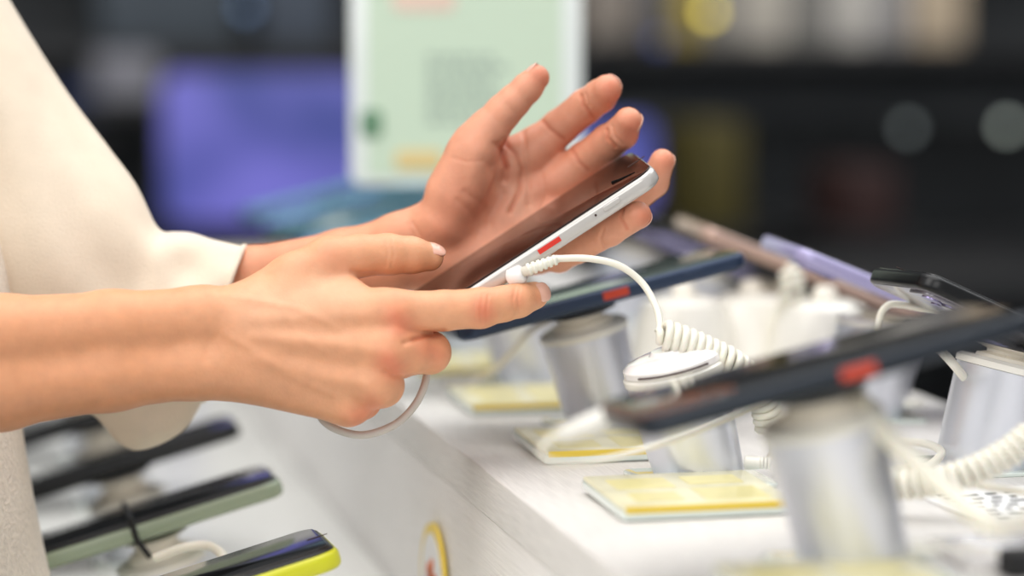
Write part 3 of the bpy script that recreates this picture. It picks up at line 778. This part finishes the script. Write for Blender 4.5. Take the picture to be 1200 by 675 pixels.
# ------------------------------------------------------------------ clothing
def cloth_tube(name, rings, m, n=72, sub=8, folds=(), thick=.0012, seed=0, hem=None, ncap=False):
    """rings: (top(x,y), bottom(x,y), z, halfdepth)"""
    K = []
    for (tx,ty),(bx,by),z,hd in rings:
        t_ = J(tx,ty,z); b_ = J(bx,by,z); K.append(np.concatenate([(t_+b_)/2,(t_-b_)/2,[0,0,hd]]))
    K = [Vector(k[0:3].tolist()) for k in K], [Vector(k[3:6].tolist()) for k in K], [Vector(k[6:9].tolist()) for k in K]
    Cc,U,Vv = (spline(k,sub) for k in K)
    pts = []; r0 = np.random.default_rng(seed)
    ph = r0.uniform(0,6.28,8)
    N_ = len(Cc)
    for i in range(N_):
        s_ = i/sub
        for j in range(n):
            a = 2*PI*j/n; p = Cc[i]+U[i]*math.cos(a)+Vv[i]*math.sin(a)
            nr = (U[i].normalized()*math.cos(a)*Vv[i].length+Vv[i].normalized()*math.sin(a)*U[i].length).normalized()
            dsp = 0
            for q,(fa,fs,am) in enumerate(folds): dsp += am*math.sin(fa*a+fs*s_+ph[q]+.7*math.sin(1.3*s_+ph[(q+3)%8]))
            side = math.sin(a)**2*.75+.25        # keep the outline, fold the faces
            pts.append(p+nr*dsp*side)
    V = [Wd(np.array(p)) for p in pts]
    F = [(i*n+j,i*n+(j+1)%n,(i+1)*n+(j+1)%n,(i+1)*n+j) for i in range(N_-1) for j in range(n)]
    mb = MB().add(V,F)
    o = child(name, mb, m)
    md = o.modifiers.new('thickness','SOLIDIFY'); md.thickness = thick; md.offset = -1
    return o, V, n
so,SV,sn = cloth_tube('left_sleeve', [((287,288),(238,466),205,58),((262,281),(214,505),207,66),((236,277),(172,528),210,70),((205,272),(140,522),212,72),((184,264),(106,482),216,74),((160,216),(50,488),224,78),((128,172),(0,470),232,84),((70,96),(-70,400),250,92),((12,0),(-150,270),270,100),((-50,-110),(-230,110),300,110),((-130,-230),(-300,-60),330,115),((-190,-290),(-360,-170),340,110)], M['cloth'], n=96,
   folds=((3,1.1,6.0),(5,-1.6,4.2),(8,.9,2.4),(2,2.6,4.5),(13,-2.2,.8)), seed=5)
# stitched hem ring at the cuff
hem = [Vector(SV[j]) for j in range(sn)]
hp = [hem[i].lerp(Vector(SV[sn+i]),.1) for i in range(sn)]; hp.append(hp[0])
child('cuff_hem', MB().tube(hp, .0016, 8), M['cloth'])
cloth_tube('right_sleeve', [((-62,348),(-75,548),-100,68),((-150,342),(-180,562),-130,72),((-215,318),(-330,582),-170,82),((-230,220),(-450,480),-185,92),((-235,50),(-480,200),-180,100),((-260,-120),(-500,-80),-155,112),((-330,-270),(-470,-310),-90,100)], M['cloth'], n=64, folds=((3,1.3,4),(6,-1.7,2.5)), seed=9)
# shirt body: front outline follows the photograph's left edge
cloth_tube('shirt_body', [((57,690),(-620,700),150,285),((36,590),(-600,600),150,285),((21,500),(-590,500),150,285),((14,420),(-590,420),150,285),((12,345),(-590,345),150,285),((0,285),(-590,285),150,288),((-30,180),(-600,180),150,295),((-70,60),(-610,60),150,310),((-120,-80),(-610,-80),150,325),((-180,-210),(-570,-210),150,300),((-230,-300),(-480,-310),150,190),((-255,-350),(-430,-365),150,110)], M['waffle'], n=96, folds=((4,.4,3),(7,.8,2)), seed=3)
def down(cx, cz, rr, name, m, zs):
    base_ = Wd(J(cx,690,cz)); mb = MB(); rg=[]
    for h_,r_ in zs: rg.append((Vector((base_.x,base_.y,h_)),RT*r_,Vector((FW.x,FW.y,0)).normalized()*r_))
    mb.rings(rg,36); child(name,mb,m)
hipz = Wd(J(-280,690,70)).z
child('hips', MB().rings([(Vector((Wd(J(-300,690,150)).x,Wd(J(-300,690,150)).y,h_)),RT*a_,Vector((FW.x,FW.y,0)).normalized()*b_) for h_,a_,b_ in ((hipz+.05,.115,.108),(hipz-.06,.118,.122),(hipz-.12,.10,.12))],48), M['denim'])
for cz in (10,290):
    down(-300,cz,0,'trouser_leg',M['denim'],((hipz-.05,.085),(.5,.07),(.1,.062),(.07,.064)))
    b_ = Wd(J(-300,690,cz)); child('shoe', MB().rslab(b_.x+.04,b_.y,0,.085,.26,.095,.045,.03), M['shoe'])

# ------------------------------------------------------------------ sign on the counter
sp = P(546,60,1.735); fwd = Vector((FW.x,FW.y,0)).normalized()
Rs = basis(RT, z=-fwd*.995+Vector((0,0,.04)))
bz = PZ(548,400,CTOP)
t = thing('counter_sign','pale green printed sign in a white frame standing behind the thumb','sign',sp,Rs)
SWd = .166; sh0 = -.096; sh1 = .130
MB().rslab(0,(sh0+sh1)/2,-.003,.003,SWd,sh1-sh0,.008,.001).build('frame', M['signw'], t)
MB().box((-SWd/2+.012,sh0+.006,.003),(SWd/2-.014,sh1-.006,.0034)).build('printed_sheet', M['signg'], t, smooth=False)
MB().rslab(-.030,.036,.0034,.0038,.046,.016,.007,.0001).build('pink_banner', M['signp'], t)
for r_ in range(7):
    x=-.028
    while x<.022:
        l=random.choice((.004,.007,.010)); MB().box((x,-.052+r_*.0075,.0034),(x+l,-.0475+r_*.0075,.0037)).build('text_block', M['signd'], t, smooth=False); x+=l+.0025
MB().rslab(-.068,-.052,.003,.0045,.016,.020,.005,.0005).build('green_clip', M['signt'], t)
MB().rslab(-.034,-.078,.003,.0045,.034,.014,.005,.0005).build('peach_label', M['peach'], t)
pl_ = -(sp.z-CTOP)+.001
MB().cyl((.018,sh0,-.001),(.018,pl_+.002,-.001),.003).build('pole', M['pole'], t)
ft = MB().cyl((.018,pl_+.004,-.001),(.018,pl_,-.001),.018,n=36,bev=.001).build('foot', M['pole'], t)

# ------------------------------------------------------------------ background
def monitor(lab, px0,py0,px1,py1,d,yaw=0, sz=.0):
    a = P((px0+px1)/2,(py0+py1)/2,d); w = (px1-px0)/FOC*d; h = (py1-py0)/FOC*d
    R = basis(Matrix.Rotation(math.radians(yaw),3,'Z') @ RT, z=Matrix.Rotation(math.radians(yaw),3,'Z') @ (-fwd))
    t = thing('monitor', lab, 'monitor', a, R)
    MB().rslab(0,0,-.025,-.001,w+.02,h+.02,.008,.002).build('casing', M['dark'], t)
    MB().rslab(0,0,-.001,.001,w,h,.03,.0005).build('screen', M['blue'], t)
    zz = a.z-.76
    MB().box((-.02,-zz,-.04),(.02,-h/2,-.026)).build('stand', M['dark'], t)
    return a
monitor('large monitor glowing blue violet on the dark table in the background', 188,86,432,262,3.9,yaw=-6)
monitor('second monitor glowing blue behind the fingertips', 672,140,768,243,3.9,yaw=4)
# dark table holding monitors
q = P(450,260,3.9)
t = thing('dark_table','long black table under the glowing monitors in the background','table',(q.x,q.y-.05,0))
MB().box((-1.2,-.30,.70),(1.2,.30,.74),.004).build('tabletop', M['dark'], t)
for sx in (-1.1,1.1):
    for sy in (-.25,.25): MB().box((sx-.03,sy-.03,0),(sx+.03,sy+.03,.70)).build('leg', M['dark'], t, smooth=False)
# wall shelving
YW = 4.9
sh = thing('wall_shelving','dark wall shelving unit with horizontal boards filling the back of the shop','shelving',(1.4,YW,0))
def SHB(z,d=.35,h=.03,m='dark'): return MB().box((-3.6,-d,z),(3.6,-.02,z+h)).build('shelf_board', M[m], sh, smooth=False)
zt = P(900,52,4.5).z
for z in (.35,.72,zt-.0,zt+.45): SHB(z-.03)
MB().box((-3.6,-.02,0),(3.6,-.001,2.6)).build('back_board', M['wall'], sh, smooth=False)
MB().box((-3.6,-.05,P(900,150,4.8).z),(3.6,-.02,P(900,95,4.8).z)).build('grey_rail', M['wallp'], sh, smooth=False)
bx = [(700,770,(120,112,104)),(775,812,(84,84,88)),(812,850,(150,132,60)),(856,905,(128,124,118)),(908,965,(170,164,154)),(970,1020,(120,118,114)),(1026,1080,(176,172,166)),(1086,1128,(140,138,138)),(1132,1204,(172,156,134)),(560,640,(80,80,82)),(300,390,(58,66,78)),(110,280,(54,62,70))]
nm = ['taupe','slate grey','mustard yellow','grey','light beige','stone grey','off-white','mid grey','tan','charcoal','blue grey','dark blue grey']
wheres = ['just right of the sign','beside the taupe one','second from the taupe one','right of the mustard one','left of the stone grey one','right of the light beige one','right of the stone grey one','left of the tan one','at the top right corner','behind the sign','over the glowing monitor','at the top left']
for i,(a0,a1,c) in enumerate(bx):
    pa = P(a0,40,4.62); pb = P(a1,40,4.62); h_ = .16+.05*((i*7)%3)
    t = thing('shelf_box', '%s box on the high wall shelf, %s' % (nm[i],wheres[i]), 'box', ((pa.x+pb.x)/2,YW-.19,zt), None, 'boxes on the high wall shelf')
    w = abs(pb.x-pa.x)*.96
    mm = mat('box_%d'%i, srgb(*c), .6, noise=(12,.12,(1,1,1)))
    MB().rslab(0,0,0,h_,w,.24,.006,.003).build('carton', mm, t)
    MB().box((-w*.5-.0005,-.1205,h_*.86),(w*.5+.0005,.1205,h_*.9)).build('lid_line', M['dark'], t, smooth=False)
for (px,py,wp,hp_,d,c,lab) in ((825,205,60,120,4.45,(74,66,20),'dark olive carton low on the wall shelving right of the hands'),(1000,232,60,70,4.45,(52,30,28),'dark reddish carton on the wall shelving'),(145,90,70,50,4.4,(120,120,128),'grey case on the wall shelving behind the sleeve'),(88,125,40,40,4.4,(30,44,84),'dark blue case beside the sleeve on the shelving'),(690,300,120,60,4.5,(38,38,42),'black carton behind the fingertips')):
    a = P(px,py,d); w = wp/FOC*d; h_ = hp_/FOC*d
    t = thing('carton', lab, 'carton', (a.x,a.y,a.z-h_/2)); mm = mat('carton_m', srgb(*c), .6, noise=(9,.1,(1,1,1)))
    MB().rslab(0,0,0,h_,w,.2,.006,.003).build('carton_body', mm, t); 
    MB().rslab(0,0,h_,h_+.004,w*.9,.18,.006,.001).build('flap', mm, t)
    # shelf ledge bringing it onto the unit
    MB().box((a.x-w/2-.05-1.4,a.y-.12-YW,a.z-h_/2-.02),(a.x+w/2+.05-1.4,-.03,a.z-h_/2)).build('ledge', M['dark'], sh, smooth=False)
for i,(px,py,c,e,lab) in enumerate(((288,8,(80,100,130),4,'small bluish lamp high above the monitor'),(831,14,(210,190,80),6,'small yellow lamp on the high shelf'),(772,48,(60,70,120),2.4,'small blue lamp under the high shelf'),(1180,148,(180,190,180),2.6,'small pale lamp at the right edge of the shelving'),(1064,150,(150,160,160),1.4,'small dim pale lamp on the grey rail'))):
    a = P(px,py,4.30)
    t = thing('shelf_lamp', lab, 'lamp', a)
    mm = mat('lamp_m%d'%i, (0.02,.02,.02,1), .5, emis=srgb(*c), estr=e)
    MB().sphere((0,0,0),.010,.010,.010).build('bulb', mm, t)
    MB().cyl((0,.008,0),(0,.05,0),.008,n=12).build('socket', M['dark'], t)
    MB().cyl((0,.05,0),(0,YW-a.y-.02,0),.004,n=8).build('arm', M['dark'], t)

# ------------------------------------------------------------------ lights
def area(loc, rot, sx, sy, e, col=(1,1,1)):
    l = bpy.data.lights.new('ceiling_or_fill','AREA'); l.shape='RECTANGLE'; l.size=sx; l.size_y=sy; l.energy=e; l.color=col
    o = bpy.data.objects.new('panel_or_fill_light', l); o.location = loc; o.rotation_euler = rot; COL.objects.link(o)
area((.1,.9,2.9),(0,0,0),1.6,2.4,38,(1,.98,.95))
area((-1.6,.2,2.5),(math.radians(15),math.radians(-42),0),1.4,1.4,24,(1,.97,.93))
area((1.6,2.0,2.7),(0,math.radians(25),0),1.4,2.0,22,(.96,.98,1))
area((-.5,-1.6,2.1),(math.radians(62),0,math.radians(-10)),1.6,1.0,16,(1,.98,.95))  # added fill lamp behind the camera, brightens shirt and skin
area((1.2,3.9,2.3),(math.radians(50),0,0),5.0,.3,45,(1,.98,.95))  # added strip lamp that brightens the boxes on the high shelf
w = bpy.data.worlds.new('shop'); bpy.context.scene.world = w; w.use_nodes = True
bg = w.node_tree.nodes['Background']; bg.inputs[0].default_value = (.97,.98,1,1); bg.inputs[1].default_value = .52
# ------------------------------------------------------------------ camera
cd = bpy.data.cameras.new('camera'); cd.lens = 85; cd.sensor_width = 36; cd.clip_start = .05
cd.dof.use_dof = True; cd.dof.focus_distance = 1.155; cd.dof.aperture_fstop = 2.6
co = bpy.data.objects.new('camera', cd); COL.objects.link(co)
mw = Matrix((RT,UP,-FW)).transposed().to_4x4(); mw.translation = CAM; co.matrix_world = mw
sc = bpy.context.scene; sc.camera = co
sc.view_settings.view_transform = 'Standard'; sc.view_settings.look = 'None'; sc.view_settings.exposure = 0
